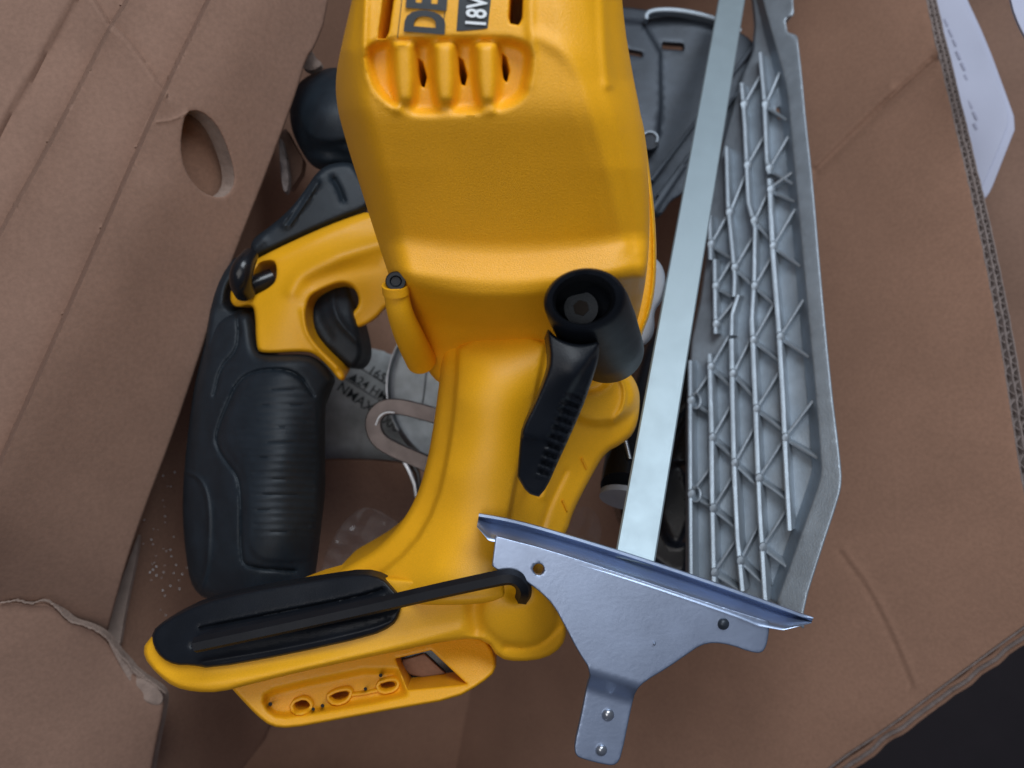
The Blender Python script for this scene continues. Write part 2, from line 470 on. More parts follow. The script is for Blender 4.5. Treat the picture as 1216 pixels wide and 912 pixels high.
# lower torn layer at bottom left
relief('torn_flap', [(-80,716),(-80,716),(0,716),(20,713),(38,717),(50,713),(62,717),(75,732),(84,739),(100,743),(112,748),(126,757),(140,777),(150,786),(160,800),(180,812),(196,824),(193,850),(186,880),(172,960),(172,960),(-80,990),(-80,990)],
       [(-80,716,.292),(0,716,.302),(100,742,.322),(140,777,.334),(196,826,.345),(-80,950,.300),(80,930,.320),(172,950,.340)],
       M_card, box, r=4, R=.0012, thick=.005, step=7, sm=1, edge_mat=M_liner,
       feats=[groove([(0,714),(38,718),(62,718),(84,740),(112,748),(140,777),(165,802),(196,824)], 3, .0008), noise2(.0005, 90, 8)])
te = resample(np.array([(0,716),(20,713),(38,717),(50,712),(62,717),(75,731),(84,739),(100,743),(112,748),(126,757),(140,776),(150,786),(160,799),(180,811),(196,823)],float), 2.2, False)
te = te+np.c_[rng.normal(0,.3,len(te)), rng.normal(0,.5,len(te))]
ted = rbf([(0,716,.3005),(100,742,.3205),(140,777,.3325),(196,826,.3435)])
ribbon('torn_fibre', np.c_[te, ted(te)-.0006], 1.7, None, .001, M_liner, box)
relief('peeled_liner', [(126,757),(140,772),(152,786),(170,800),(195,822),(192,840),(172,834),(160,818),(148,800),(136,778)],
       [(126,757,.326),(195,822,.343),(160,818,.338),(150,780,.335)], M_liner, box, r=2, R=.0006, thick=.002, step=4, feats=[noise2(.0006, 10, 15)])
# pale wedge in the gap
relief('pale_gap_strip', [(166,630),(163,660),(150,720),(141,775),(134,772),(124,754),(140,700),(158,650)],
       [(166,630,.352),(124,754,.345),(141,775,.346),(150,700,.349)], M_liner, box, r=1.5, R=.0004, thick=.002, step=4, sm=1)
# crumbs / white specks on the wall
sp = []; Fs = []
for k in range(46):
    x = rng.normal(196, 16); y = rng.uniform(590, 708) if k < 30 else rng.uniform(560,760)
    x = min(max(x,170),222); d = float(rbf([(160,650,.356),(220,700,.385),(200,520,.362)])(np.array([[x,y]]))[0])-.0026
    s = rng.uniform(.5,1.2); n = len(sp)
    sp += [P(x-s,y,d),P(x,y-s,d),P(x+s,y,d),P(x,y+s,d),P(x,y,d-.0004)]; Fs += [(n,n+1,n+4),(n+1,n+2,n+4),(n+2,n+3,n+4),(n+3,n,n+4)]
so = link('dust_specks', sp, Fs, M_wht, None); own(so, 'white dust specks scattered on the brown box wall left of the black grip', 'dust'); so['kind'] = 'stuff'
# stub of cardboard seen behind the knob
relief('inner_tab', [(331,160),(339,152),(360,190),(358,205),(345,225),(338,220)], [(331,160,.355),(360,200,.36),(340,225,.365)], M_card, box, r=1, R=.0003, thick=.006, step=4, sm=0)
relief('inner_tab_edge', [(331,162),(336,168),(344,212),(340,232),(335,222),(332,190)], .352, M_edge, box, r=1.2, R=.0005, thick=.004, step=3, sm=1, feats=[noise2(.0008, 6, 3)])
# outer box wall at far right
relief('far_wall', [(1060,-60),(1060,-60),(1300,-60),(1300,-60),(1300,760),(1300,760),(1236,760),(1216,640),(1190,520),(1150,330)],
       [(1060,-60,.47),(1300,-60,.41),(1300,760,.38),(1180,400,.43),(1216,640,.41),(1200,150,.43)], M_card, box, r=3, R=.001, thick=.006, step=16, sm=1, feats=[noise2(.001, 80, 2)])
# end wall, bottom and top
def wall(name, a, b, z0, z1, t, m):
    a = Vector(a); b = Vector(b); n = (b-a).normalized(); n = Vector((-n.y, n.x))*t
    V = [(a.x,a.y,z0),(b.x,b.y,z0),(b.x+n.x,b.y+n.y,z0),(a.x+n.x,a.y+n.y,z0)]
    V += [(x,y,z1) for x,y,_ in V]
    return link(name, V, [(3,2,1,0),(4,5,6,7),(0,1,5,4),(1,2,6,5),(2,3,7,6),(3,0,4,7)], m, box, smooth=False)
wall('end_wall', (-.26,.30), (.29,.30), -.015, .24, .006, M_cardin)
wall('end_wall', (-.20,-.275), (.16,-.275), -.015, .07, -.006, M_cardin)

# ================================================================ cardboard panel on the right
pan = thing('cardboard_sheet', P(1000,600,.45), 'smooth brown double wall cardboard panel leaning on the right beside the silver saw base', 'cardboard')
pan_ctrl = planes([(1100,0,.385),(1190,420,.345),(1216,640,.326),(1000,500,.388),(960,100,.435)],
                  [(996,655,.386),(1085,815,.362),(700,820,.455),(560,900,.52),(400,900,.56)], k=.02)
pan_edge = [(1090,-60),(1100,0),(1128,120),(1160,260),(1178,350),(1192,430),(1205,520),(1216,585),(1240,700)]
pan_low = [(1240,728),(1216,743),(1120,813),(1050,866),(990,905),(940,950)]
_, pan_d = relief('panel_face', [(720,-60),(720,-60)]+pan_edge+pan_low+[(225,960),(225,960),(243,850),(420,820),(560,760),(640,560),(700,300)],
       pan_ctrl, M_cardin, pan, r=2, R=.0006, thick=.002, step=9, sm=1,
       feats=[groove([(996,655),(1030,700),(1060,760),(1082,815)], 4, -.0003), groove([(1002,652),(1036,698),(1066,758),(1088,812)], 4, .0003),
              groove([(966,205),(1000,172),(1060,115),(1110,70)], 5, -.0022), groove([(970,196),(1010,155),(1060,105)], 5, .0007),
              noise2(.0008, 160, 21)])
def offs(path, o):
    p = resample(chaikin(path, 2, False), 1.2, False); t = np.gradient(p, axis=0); t /= np.hypot(t[:,0], t[:,1])[:,None]
    return p, np.c_[t[:,1], -t[:,0]]      # outward normal (to the right of a downward path)
p_, n_ = offs(pan_edge, 0)
wid = np.interp(p_[:,1], [0, 600], [11.5, 19.0])
def edge_line(name, frac, w, m, wave=0, pitch=8.0, ph=0, h=.012, dd=.0, jit=0):
    s = np.arange(len(p_))*1.2
    o_ = frac*wid+(wave*wid*np.sin(2*math.pi*s/(pitch*np.interp(p_[:,1],[0,600],[.8,1.25]))+ph) if wave else 0)
    if jit: o_ = o_+jit*np.convolve(rng.normal(0,1,len(p_)), np.ones(9)/3, 'same')
    q = p_+n_*np.asarray(o_).reshape(-1,1)
    d = pan_d(p_)+dd
    return ribbon(name, np.c_[q, d], w, None, h, m, pan)
sg_ = edge_line('liner_sheet', .04, 2.2, M_edge, jit=.2)
edge_line('flute_sheet', .27, 1.7, M_edge, wave=.21, pitch=12.0, dd=.0006, jit=.35)
edge_line('liner_sheet', .52, 2.6, M_edge, jit=.25)
edge_line('flute_sheet', .74, 1.5, M_edge, wave=.18, pitch=9.0, ph=1.3, dd=.0006, jit=.3)
edge_line('liner_sheet', .97, 2.2, M_edge, jit=.2)
# lower right cut edge
pl = chaikin(pan_low, 2, False); pl = resample(pl, 8, False)
tt = np.gradient(pl, axis=0); tt /= np.hypot(tt[:,0], tt[:,1])[:,None]; nl = np.c_[tt[:,1], -tt[:,0]]*-1
if (nl[:,1].mean() < 0): nl = -nl
jj = np.convolve(rng.normal(0,1,len(pl)), np.ones(3)/3, 'same')
for k,(o_,w,m,h) in enumerate([(2,3,M_edge,.006),(7,5.0,M_cardin,.004),(12,5.0,M_edge,.005),(17,5.0,M_cardin,.004)]):
    ribbon('liner_sheet', np.c_[pl+nl*(o_+jj*1.5)[:,None] if k else pl+nl*o_, pan_d(pl)+.003*k+.001], w, None, h, m, pan)

# ================================================================ booklet and paper
bk = thing('instruction_booklet', P(1160,120,.35), 'white printed booklet tucked behind the corrugated edge of the cardboard panel', 'booklet')
bk_d = rbf([(1100,-40,.412),(1150,0,.405),(1203,145,.392),(1168,235,.390),(1110,60,.410)])
relief('pages', [(1085,-60),(1085,-60),(1122,-60),(1146,-6),(1172,50),(1194,110),(1204,138),(1204,138),(1205,154),(1205,154),(1190,192),(1176,228),(1169,237),(1169,237),(1155,230),(1125,150),(1095,20)],
       lambda q: bk_d(q)+.0016, M_paper, bk, r=1.5, R=.0005, thick=.004, step=7, sm=1)
relief('cover', [(1085,-60),(1085,-60),(1120,-60),(1142,-6),(1168,50),(1188,106),(1197,134),(1197,134),(1197,148),(1197,148),(1184,182),(1166,222),(1166,222),(1150,220),(1120,150),(1095,20)],
       bk_d, M_paper, bk, r=1.5, R=.0005, thick=.0008, step=7, sm=1, feats=[noise2(.0003,30,2)])
for (x,y,L) in [(1122,22,18),(1127,34,20),(1132,46,17),(1136,60,21),(1142,74,19),(1146,88,14),(1150,118,22),(1156,132,20),(1157,146,15)]:
    a = math.radians(75); q = np.array([(x,y),(x+L*math.cos(a)*.9,y+L*math.sin(a)*.5)])
    q = resample(q, 4, False)
    ribbon('print_line', np.c_[q, bk_d(q)-.0003], 3.4, None, .0002, M_greyink, bk)
sh, _ = relief('paper_sheet', [(1192,-50),(1192,-50),(1260,-50),(1260,60),(1226,56),(1212,36),(1200,4)], .33, M_paper, None, r=2, R=.0004, thick=.001, step=8, sm=1)
own(sh, 'white paper corner at the top right edge of the box', 'paper')

# ================================================================ circular saw
saw = thing('circular_saw', P(600,450,.40), 'yellow and black cordless circular saw with a black ribbed grip, lying in the cardboard box', 'circular saw')

# ---- metal shoe (cast base plate) ----
shoe_d = rbf([(820,700,.318),(940,740,.290),(1000,580,.298),(960,200,.360),(940,0,.392),(860,180,.395),(845,420,.358),(820,560,.336),(890,0,.410)])
relief('shoe_plate', [(890,-40),(932,-40),(932,-40),(930,20),(940,70),(955,200),(980,380),(992,520),(996,575),(990,592),(945,735),(940,745),(816,700),(816,700),(816,430),(838,330),(840,250),(862,160),(880,95),(900,50)],
       lambda q: shoe_d(q)+.0085, M_alu, saw, r=2, R=.0006, thick=.003, step=6, sm=1,
       holes=[[(921,128),(927,126),(930,140),(924,142)]],
       feats=[noise2(.0004, 22, 31)])
# rim: wide flat flange around
rim_in = [(896,-40),(905,0),(916,40),(926,75),(934,105),(939,160),(944,212),(953,310),(962,406),(969,480),(974,545),(975,562),(968,585),(925,706),(921,716)]
rim_out = [(955,748),(954,722),(975,655),(996,592),(1000,572),(998,545),(987,456),(975,330),(966,220),(958,150),(952,84),(947,42),(947,42),(935,38),(935,38),(933,22),(933,22),(943,18),(943,18),(940,-40)]
relief('shoe_rim', [rim_in[0]]+rim_in+[rim_in[-1]]+[rim_out[0]]+rim_out+[rim_out[-1]], shoe_d, M_alu, saw, r=2.6, R=.0012, thick=.009, step=6, sm=1, feats=[noise2(.0002, 40, 33)])
def rib(pts, w=3.6, h=.0080, dz=.0010, name='rib'):
    return ribbon(name, resample(np.array(pts, float), 8, False), w, lambda q: shoe_d(q)+dz, h, M_alu, saw, lean=.62)
RB = dict(a=[(820,428),(820,560),(821,690)], b=[(843,420),(845,500),(846,600),(848,696)], c=[(869,402),(870,470),(872,556),(876,640),(882,702)],
          d=[(893,378),(897,470),(902,600),(909,714)], e=[(914,212),(918,300),(925,388),(930,470),(934,560),(938,630)], t=[(903,62),(908,118),(911,190),(914,206)],
          f=[(881,98),(885,150),(889,240),(897,270),(896,330),(893,382)], g=[(863,174),(865,246),(869,285),(873,330),(872,352)], h=[(843,255),(844,308)], k=[(849,308),(850,396)], m=[(877,350),(870,372),(869,398)])
for k_ in RB: rib(RB[k_], w=6.2 if k_ in 'bcde' else 5.2)
RB['rim'] = rim_in
def rx(k_, y):
    p = np.array(RB[k_], float); o_ = np.argsort(p[:,1]); return float(np.interp(y, p[o_,1], p[o_,0]))
def lattice(l, r_, ylist, up, dn):
    for y in ylist:
        x0 = rx(l, y); d0 = float(shoe_d(np.array([[x0,y]]))[0])
        if up: rib([(x0+3, y-4), (rx(r_, y-up)-3, y-up)], 3.8, .0050, .0030, 'web')
        if dn: rib([(x0+3, y+3), (rx(r_, y+dn)-3, y+dn)], 3.8, .0050, .0030, 'web')
        loft('boss', [ellr(x0+1,y,5.6,7,d0+.008,n=14), ellr(x0+1,y,5.4,6.6,d0+.0012,n=14), ellr(x0+1,y,4.2,5.2,d0+.0004,n=14), ellr(x0+1,y,.6,.8,d0+.0002,n=14)][::-1], M_alu, saw)
lattice('a','b',[476,587],30,14); lattice('b','c',[436,520,604,680],38,22); lattice('c','d',[444,550,666],42,26); lattice('d','e',[404,486,568,650],44,24)
lattice('e','rim',[292,400,520],44,24); lattice('e','rim',[225],20,14); lattice('t','rim',[124,200],38,18); lattice('f','t',[124,196],34,0); lattice('f','e',[262,340],34,22); lattice('g','f',[318],36,20); lattice('k','g',[340],30,12)
lattice('g','f',[252],44,0); lattice('g','rim',[],0,0); lattice('h','g',[290],34,16); lattice('k','m',[385],26,0)
for (x, y) in [(826,476),(826,587)]:
    q = np.array([(x+6*math.cos(t), y+9*math.sin(t)) for t in np.linspace(-2.2, 2.2, 14)])
    ribbon('notch_ring', q, 2.6, lambda q_: shoe_d(q_)+.0008, .006, M_alu, saw)
# base hardware top right of motor, dark plate with slots
dk_d = rbf([(740,10,.425),(853,22,.42),(900,60,.42),(790,240,.40),(760,200,.40)])
relief('bevel_plate', [(720,8),(740,8),(768,12),(800,12),(830,16),(853,22),(900,52),(905,75),(880,130),(852,180),(832,200),(812,230),(796,238),(786,256),(778,258),(740,200),(720,120)],
       dk_d, M_dkm, saw, r=2, R=.0006, thick=.004, step=6, sm=1,
       holes=[[(787,50),(812,52),(812,60),(786,58)],[(744,58),(763,62),(763,68),(744,64)]], feats=[plateau([(700,20),(784,30),(785,158),(772,170),(700,170)], .0022, 2, 1)])
ribbon('bevel_plate_lip', resample(chaikin([(768,22),(768,13),(790,10),(820,13),(853,22),(880,36)],2,False),5,False), 5.0, .414, .006, M_alu, saw)
for p0, p1, w in [((774,214),(900,48),5),((782,232),(905,72),4),((776,250),(812,196),9)]:
    ribbon('guide_rail', resample(np.array([p0,p1],float),12,False), w, lambda q: dk_d(q)-.004, .006, M_dkm, saw)
tube('pivot_bolt', [(772,170,.405),(772,166,.392)], .0045, M_dkm, saw, sm=0, n=20)
ribbon('bolt_ring', np.array([(772+9*math.cos(t),164+8*math.sin(t)) for t in np.linspace(-2.8,.6,16)]), 2.5, .390, .003, M_alu, saw)
# dark undercarriage between bar and shoe
relief('upper_guard', [(770,395),(800,380),(838,400),(840,440),(832,520),(826,600),(822,680),(800,690),(740,640),(730,560),(752,460)],
       [(770,395,.40),(838,400,.39),(820,680,.37),(740,640,.38)], M_gloss, saw, r=10, R=.005, thick=.03, step=7,
       feats=[groove([(790,540),(805,500),(830,480)],4,-.002), plateau([(775,560),(820,545),(822,640),(790,652)], .004, 5)])
tube('dust_port', [(758,500,.34),(748,545,.315),(742,580,.305)], [.011,.010,.0095], M_gloss, saw, n=24)
tube('dust_port_collar', [(742,588,.303),(741,594,.302)], .0095, M_guard, saw, n=24, sm=0)
tube('guard_spring', [(742,520,.305),(748,545,.302)], .0008, M_scr, saw, n=8, sm=0)
# front body behind the motor on the right: pale guard disc
loft('lower_guard', [ellr(560,460,102,104,.385,n=64), ellr(560,460,101,103,.380,n=64), ellr(560,460,96,98,.378,n=64), ellr(560,460,90,92,.3795,n=64), ellr(560,460,3,3,.3795,n=64)][::-1], M_blade, saw)
ribbon('guard_rim', resample(np.array([(560+101*math.cos(t),460+103*math.sin(t)) for t in np.linspace(math.radians(150), math.radians(232), 40)]),5,False), 2.2, .3765, .004, M_scr, saw)
ribbon('guard_seam', [(478,418),(498,428),(516,442)], 1.2, .3775, .0005, M_ink, saw)
ribbon('guard_seam', [(506,440),(503,470),(498,500)], 1.2, .3775, .0005, M_ink, saw)
relief('guard_bumper', [(760,310),(776,304),(786,314),(791,330),(788,356),(776,370),(778,392),(770,408),(755,414),(740,380)], .30, M_guard, saw, r=6, R=.003, thick=.02, step=4)
# retracting lever loop
loop = chaikin([(540,500),(500,489),(472,482),(452,484),(441,499),(446,520),(462,532),(500,548),(540,566)], 3, False)
ribbon('guard_lever', resample(loop,3,False), 19, .350, .004, M_brz, saw)
ribbon('guard_lever_edge', resample(chaikin([(446,505),(450,494),(459,489),(468,490)],2,False),2,False), 1.5, .3485, .003, M_scr, saw)
ribbon('guard_link', [(478,545),(486,560),(492,575),(494,590)], 5, .372, .004, M_scr, saw)
ribbon('guard_link', [(486,545),(496,562),(500,590)], 4, .374, .004, M_gloss, saw)

# ---- motor housing ----
ys  = [-90,  0,   60,  118, 138, 160, 290, 300, 334, 346, 385, 420, 470]
dsv = [.196,.196,.1975,.2005,.2025,.2060,.2270,.2278,.2258,.2280,.2480,.262,.276]
def mot_d(q):
    x, y = q[:,0], q[:,1]
    yy = y+8*np.clip((x-600)/100,-1.5,1.5)**2*np.clip((y-200)/100,0,1)-6*np.clip((y-330)/20,0,1)*np.cos((x-585)/60)
    def f(v): return np.interp(v, ys, dsv)
    w_ = np.where(yy < 262, 9.0, 2.0)
    d = (f(yy-2*w_)+2*f(yy-w_)+3*f(yy)+2*f(yy+w_)+f(yy+2*w_))/9
    # rounded left shoulder and faceted right side
    xl = np.interp(y, [-90,60,130,235,345,460],[425,412,420,447,472,492])
    d = d+.020*np.clip((xl+26-x)/44,0,2)**2.2
    xr = np.interp(y, [-90,0,95,200,300,460],[652,655,668,700,722,730])
    e = np.clip(x-xr,0,200)
    d = d+.016*np.clip(e/90,0,2)**1.7+.009*np.clip((x-xr-38)/40,0,2)**2
    return d
mot_out = [(438,-90),(438,-90),(418,0),(404,60),(398,95),(400,128),(412,172),(432,235),(452,298),(468,345),(484,388),(500,425),(518,456),(560,470),(650,470),(720,452),(744,420),(756,388),(768,330),(772,270),(770,205),(762,140),(750,82),(740,20),(732,-90),(732,-90)]
slots = [[(497,70),(502,74),(507,92),(504,104),(500,102),(497,88)],[(545,68),(550,72),(555,90),(552,102),(548,100),(545,86)],[(597,64),(601,68),(605,84),(602,98),(598,94),(596,80)],
         [(609,-60),(623,-60),(620,22),(616,30),(606,28),(604,20)],[(463,-60),(476,-60),(462,38),(458,46),(449,46),(450,36)]]
_, mot_f = relief('motor_housing', mot_out, mot_d, M_yel, saw, holes=slots, r=9, R=.004, thick=.05, step=3.6, hr=2,
   feats=[plateau([(434,52),(440,95),(456,118),(482,132),(530,132),(590,128),(616,118),(628,96),(630,50),(560,48),(500,50)], -.0048, 8, 2),
          lambda q: .0056*sum(np.exp(-(np.abs(q[:,0]-(c+(q[:,1]-90)*.03))/(14.5-5*np.clip((q[:,1]-95)/40,0,1)))**4)*sstep((q[:,1]-47)/9)*sstep((139-q[:,1])/24) for c in (480,528,578)),
          groove([(437,-60),(433,20),(432,70),(445,108),(470,128)], 5, .0014),
          groove([(630,-60),(630,30),(632,70),(626,100)], 6, .0010),
          groove([(712,-60),(716,20),(719,80),(723,100)], 6, .0016), groove([(717,96),(735,160),(752,240),(758,300)], 5, .0003),
          groove([(640,44),(672,60),(690,90),(702,130),(722,200),(742,290)], 10, .0009)])
relief('rear_flange', [(735,110),(752,126),(762,134),(770,190),(779,262),(780,330),(773,372),(762,398),(750,440),(720,470),(650,470),(640,300),(680,120)],
       [(752,120,.262),(779,262,.262),(762,398,.264),(700,300,.262),(720,470,.268)], M_yel2, saw, r=5, R=.003, thick=.03, step=5,
       feats=[groove([(758,130),(768,190),(776,262),(777,330),(770,372),(760,396)], 2.2, .0012)])
for pts in [(440,)]:
    pass
# label lettering, read upwards along the housing
ribbon('print_line', resample(np.array([(479,-60),(477,0),(472,44)],float),6,False), 1.4, lambda q: mot_f(q)-.0002, .0003, M_ink, saw)
ribbon('print_line', resample(np.array([(538,-60),(530,0),(525,40)],float),6,False), 1.4, lambda q: mot_f(q)-.0002, .0003, M_ink, saw)
text('lettering', 'DEWALT', (525,42), 85.5, 63, mot_f, M_ink, saw, off=.045, sx=.60, lift=.0007)
relief('label_tag', [(549,-60),(549,-60),(590,-60),(590,-60),(579,34),(579,34),(542,37),(542,37)], lambda q: mot_f(q)-.0002, M_ink, saw, r=0, R=0, thick=.0003, step=8, sm=1)
text('lettering', '18V XR', (576,34), 86, 34, mot_f, M_wht, saw, off=.02, sx=.68, lift=.0007)
# screw posts
tube('screw_post', [(470,341,.2330),(474,370,.2370),(486,400,.2480),(500,428,.2640)], [.0037,.0038,.0046,.0050], M_yel2, saw, n=24)
tube('screw_collar', [(469.5,338,.2318),(470.5,348,.2332)], .0040, M_yel, saw, n=24, sm=0)
def screw(x, y, d, r, m=M_gloss, name='screw'):
    k = r/946*1.0
    return loft(name, [ellr(x,y,r*.15,r*.15,d+.0009,n=24), ellr(x,y,r*.45,r*.42,d+.0009,n=24), ellr(x,y,r*.6,r*.56,d,n=24), ellr(x,y,r*.9,r*.85,d,n=24), ellr(x,y,r,r*.95,d+.0006,n=24), ellr(x,y,r,r*.95,d+.004,n=24)], m, saw)
screw(470,334,.2292,12.5, M_lev)
screw(721,325,.2400,12, M_blk)

# ---- rear neck of body down to the battery foot ----
neck_out = [(500,365),(526,392),(525,420),(521,460),(515,505),(508,545),(497,585),(478,620),(450,650),(420,668),(388,686),(388,700),(420,712),(520,720),(600,715),(640,690),(655,650),(673,634),(680,608),(703,564),(719,537),(738,528),(756,512),(761,472),(755,452),(743,438),(731,432),(712,424),(700,380),(620,350)]
_, neck_f = relief('neck', neck_out,
   [(500,365,.285),(600,350,.276),(700,380,.268),(600,378,.264),(520,400,.266),(545,410,.2585),(600,410,.2545),(650,412,.2550),(700,440,.259),(750,480,.266),(525,460,.263),(545,470,.2545),(625,470,.2515),(655,480,.2575),(700,500,.264),(740,515,.270),
    (512,540,.266),(534,560,.257),(600,560,.2535),(640,590,.262),(680,580,.270),(700,560,.273),(500,610,.264),(560,625,.253),(610,630,.256),(660,630,.266),(440,670,.266),(520,670,.250),(590,680,.248),(400,692,.266)],
   M_yel2, saw, r=8, R=.0045, thick=.04, step=4.5,
   feats=[plateau([(545,395),(650,395),(640,450),(625,520),(608,590),(600,650),(600,760),(380,760),(440,690),(490,650),(518,600),(532,540),(541,470)], .0030, 3.5, 1),
          plateau([(668,484),(690,466),(712,464),(728,448),(736,440),(752,452),(756,480),(735,500),(700,505)], .0035, 6),
          groove([(735,447),(743,462),(740,486),(728,500)], 3.2, .0016),
          groove([(672,560),(652,600),(640,640)], 4, -.0012), blob((598,665), 26, 40, .0015), groove([(690,470),(670,520),(645,590)],4,.0014)])
for (x,y) in [(694,550),(671,600)]:
    q = resample(np.array([(x-3,y-6),(x+3,y+7)],float),4,False)
    ribbon('moulding_tick', q, 2.6, lambda q_: neck_f(q_)-.0008, .002, M_yel, saw)

# ---- handle: yellow shell ----
hd = rbf([(305,308,.320),(400,262,.322),(470,240,.325),(330,360,.312),(280,355,.318),(340,410,.310),(400,300,.314),(470,330,.320),(425,380,.322),(405,445,.314),(365,380,.311)])
hand_out = [(277,334),(290,318),(305,307),(350,285),(400,263),(452,246),(485,300),(490,350),(460,362),(446,380),(419,393),(413,378),(430,358),(414,332),(378,345),(366,355),(363,378),(369,399),(383,415),(405,434),(412,449),(404,454),(392,437),(375,421),(363,417),(310,420),(304,413),(303,368),(297,361),(280,366),(272,356)]
relief('handle_shell', hand_out, hd, M_yel2, saw, taper=.9, holes=[[(308,311),(325,308),(329,318),(328,334),(318,343),(300,352),(288,355),(285,348),(298,335),(303,320)]], r=5, R=.0028, thick=.014, step=3.8, hr=3,
   feats=[groove([(346,345),(356,325),(400,305),(450,290),(480,284)], 9, .0024), groove([(372,338),(410,322),(450,316)], 9, -.0012),
          groove([(305,318),(350,296),(400,272),(450,256)], 5, .0008), groove([(360,370),(364,395),(378,414),(400,436)], 4, .0016), blob((332,378),24,34,.001)])
# black overmould over the handle top
relief('handle_overmould', [(300,308),(283,302),(266,318),(254,345),(246,385),(243,420),(250,450),(290,460),(320,440),(312,424),(300,416),(298,370),(288,366),(276,370),(268,360),(270,340),(285,322),(304,306),(350,284),(400,262),(444,246),(436,222),(424,200),(416,192),(392,194),(376,204),(362,226),(345,248),(322,268),(296,286)],
       [(283,302,.322),(254,345,.320),(246,420,.318),(300,440,.314),(288,366,.319),(350,260,.322),(440,235,.327),(400,205,.325),(380,210,.322)],
       M_blk, saw, r=7, R=.005, thick=.018, step=4, taper=.8,
       feats=[ridge([(374,215),(358,240),(340,266)], 8, .0022, 1), groove([(374,215),(358,240),(340,266)], 3, -.0014), groove([(396,212),(402,222),(408,238)], 3, -.0022),
              groove([(312,286),(290,304),(272,326),(262,360)], 5, .0012), groove([(284,372),(286,395),(282,415),(268,430)], 2, -.0012)])
# front auxiliary knob
relief('front_knob', [(346,112),(356,96),(376,84),(398,79),(430,84),(445,120),(440,180),(430,206),(405,200),(384,204),(368,196),(352,170),(343,142)],
       [(346,112,.345),(380,130,.327),(430,90,.335),(425,180,.332),(368,190,.338)], M_blk, saw, r=20, R=.014, thick=.02, step=4.5, taper=.75,
       feats=[groove([(352,180),(380,178),(420,188)], 6, -.0022), plateau([(352,110),(376,90),(415,88),(436,120),(428,166),(374,172),(354,146)], .0022, 4)])
# lock-off lever in its window
tube('lock_button', [(298,302,.312),(288,318,.306),(285,335,.308),(291,348,.314)], [.003,.0042,.0044,.004], M_gloss, saw, n=20)
tube('lock_button_stem', [(290,342,.320),(308,336,.322),(324,330,.324)], .004, M_gloss, saw, n=14)
# trigger
relief('trigger', [(368,352),(380,345),(412,333),(418,350),(424,380),(430,402),(432,424),(420,440),(406,432),(385,412),(371,396),(365,375)],
       [(368,352,.326),(412,333,.330),(400,370,.318),(385,400,.320),(430,425,.322),(395,350,.324)], M_blk, saw, r=8, R=.006, thick=.02, step=3.5,
       feats=[groove([(398,338),(394,360),(402,382),(424,404)], 4, .0018), groove([(380,350),(378,375),(392,402)], 5, -.001)])
# black ribbed grip
grip_out = [(246,392),(262,372),(290,368),(300,374),(304,415),(312,422),(362,420),(378,426),(392,440),(400,452),(392,462),(386,480),(386,540),(387,580),(382,620),(378,660),(372,700),(340,716),(260,716),(228,704),(219,650),(216,595),(221,530),(230,460),(240,420)]
def ribs(q):
    x, y = q[:,0], q[:,1]
    yy = y+.0009*(x-335)**2*-1
    m = sstep((yy-452)/12)*sstep((642-yy)/10)*sstep((x-np.interp(y,[450,520,560,600,640],[290,276,296,298,300]))/8)*sstep((np.interp(y,[450,520,640],[368,380,378])-x)/8)
    return m*.0008*(np.abs(np.sin(math.pi*yy/8.9))**.6-.7)
relief('grip', grip_out,
   [(240,430,.318),(290,420,.310),(340,430,.304),(390,445,.312),(225,540,.318),(300,540,.297),(340,540,.296),(384,540,.312),(218,640,.318),(300,640,.297),(340,640,.298),(376,650,.314),(240,705,.316),(300,700,.300),(360,705,.308)],
   M_blk, saw, r=13, R=.010, thick=.02, step=2.6, taper=.70,
   feats=[ribs, groove([(372,470),(352,440),(310,438),(284,450),(270,480),(258,510),(256,528),(268,548),(283,566),(286,590),(286,660),(292,674),(350,678)], 2.2, -.0016),
          plateau([(354,446),(312,444),(288,456),(268,496),(264,524),(290,560),(294,600),(294,664),(350,668),(380,660),(384,480)], .0008, 4),
          groove([(220,560),(236,566),(246,585),(249,620),(246,680),(236,704)], 2.5, .0014), groove([(282,374),(284,400),(280,418),(262,436),(254,470)], 2.2, -.0014)])

# ---- battery foot ----
foot_d = rbf([(168,768,.262),(240,800,.252),(400,740,.250),(560,700,.246),(600,690,.246),(640,720,.250),(665,760,.262),(560,770,.250),(545,765,.250),(300,800,.250),(390,690,.256),(200,740,.262)])
foot_out = [(172,762),(200,742),(300,722),(388,688),(440,684),(520,690),(580,672),(612,680),(634,690),(652,706),(668,728),(674,748),(668,768),(648,782),(616,786),(592,782),(578,760),(545,758),(450,778),(370,795),(300,812),(262,822),(232,822),(206,816),(186,800),(170,780)]
_, foot_f = relief('battery_foot', foot_out, foot_d, M_yel2, saw, r=5, R=.003, thick=.024, step=4, sm=1,
   feats=[groove([(185,796),(215,812),(262,812),(400,782),(545,748)], 6, .0010), dome((616,728), 46, 40, .004, 20),
          groove([(566,748),(560,720),(575,690)], 8, -.0022), groove([(600,768),(640,768),(664,744)], 4, -.0012), blob((615,705),12,9,-.004)])
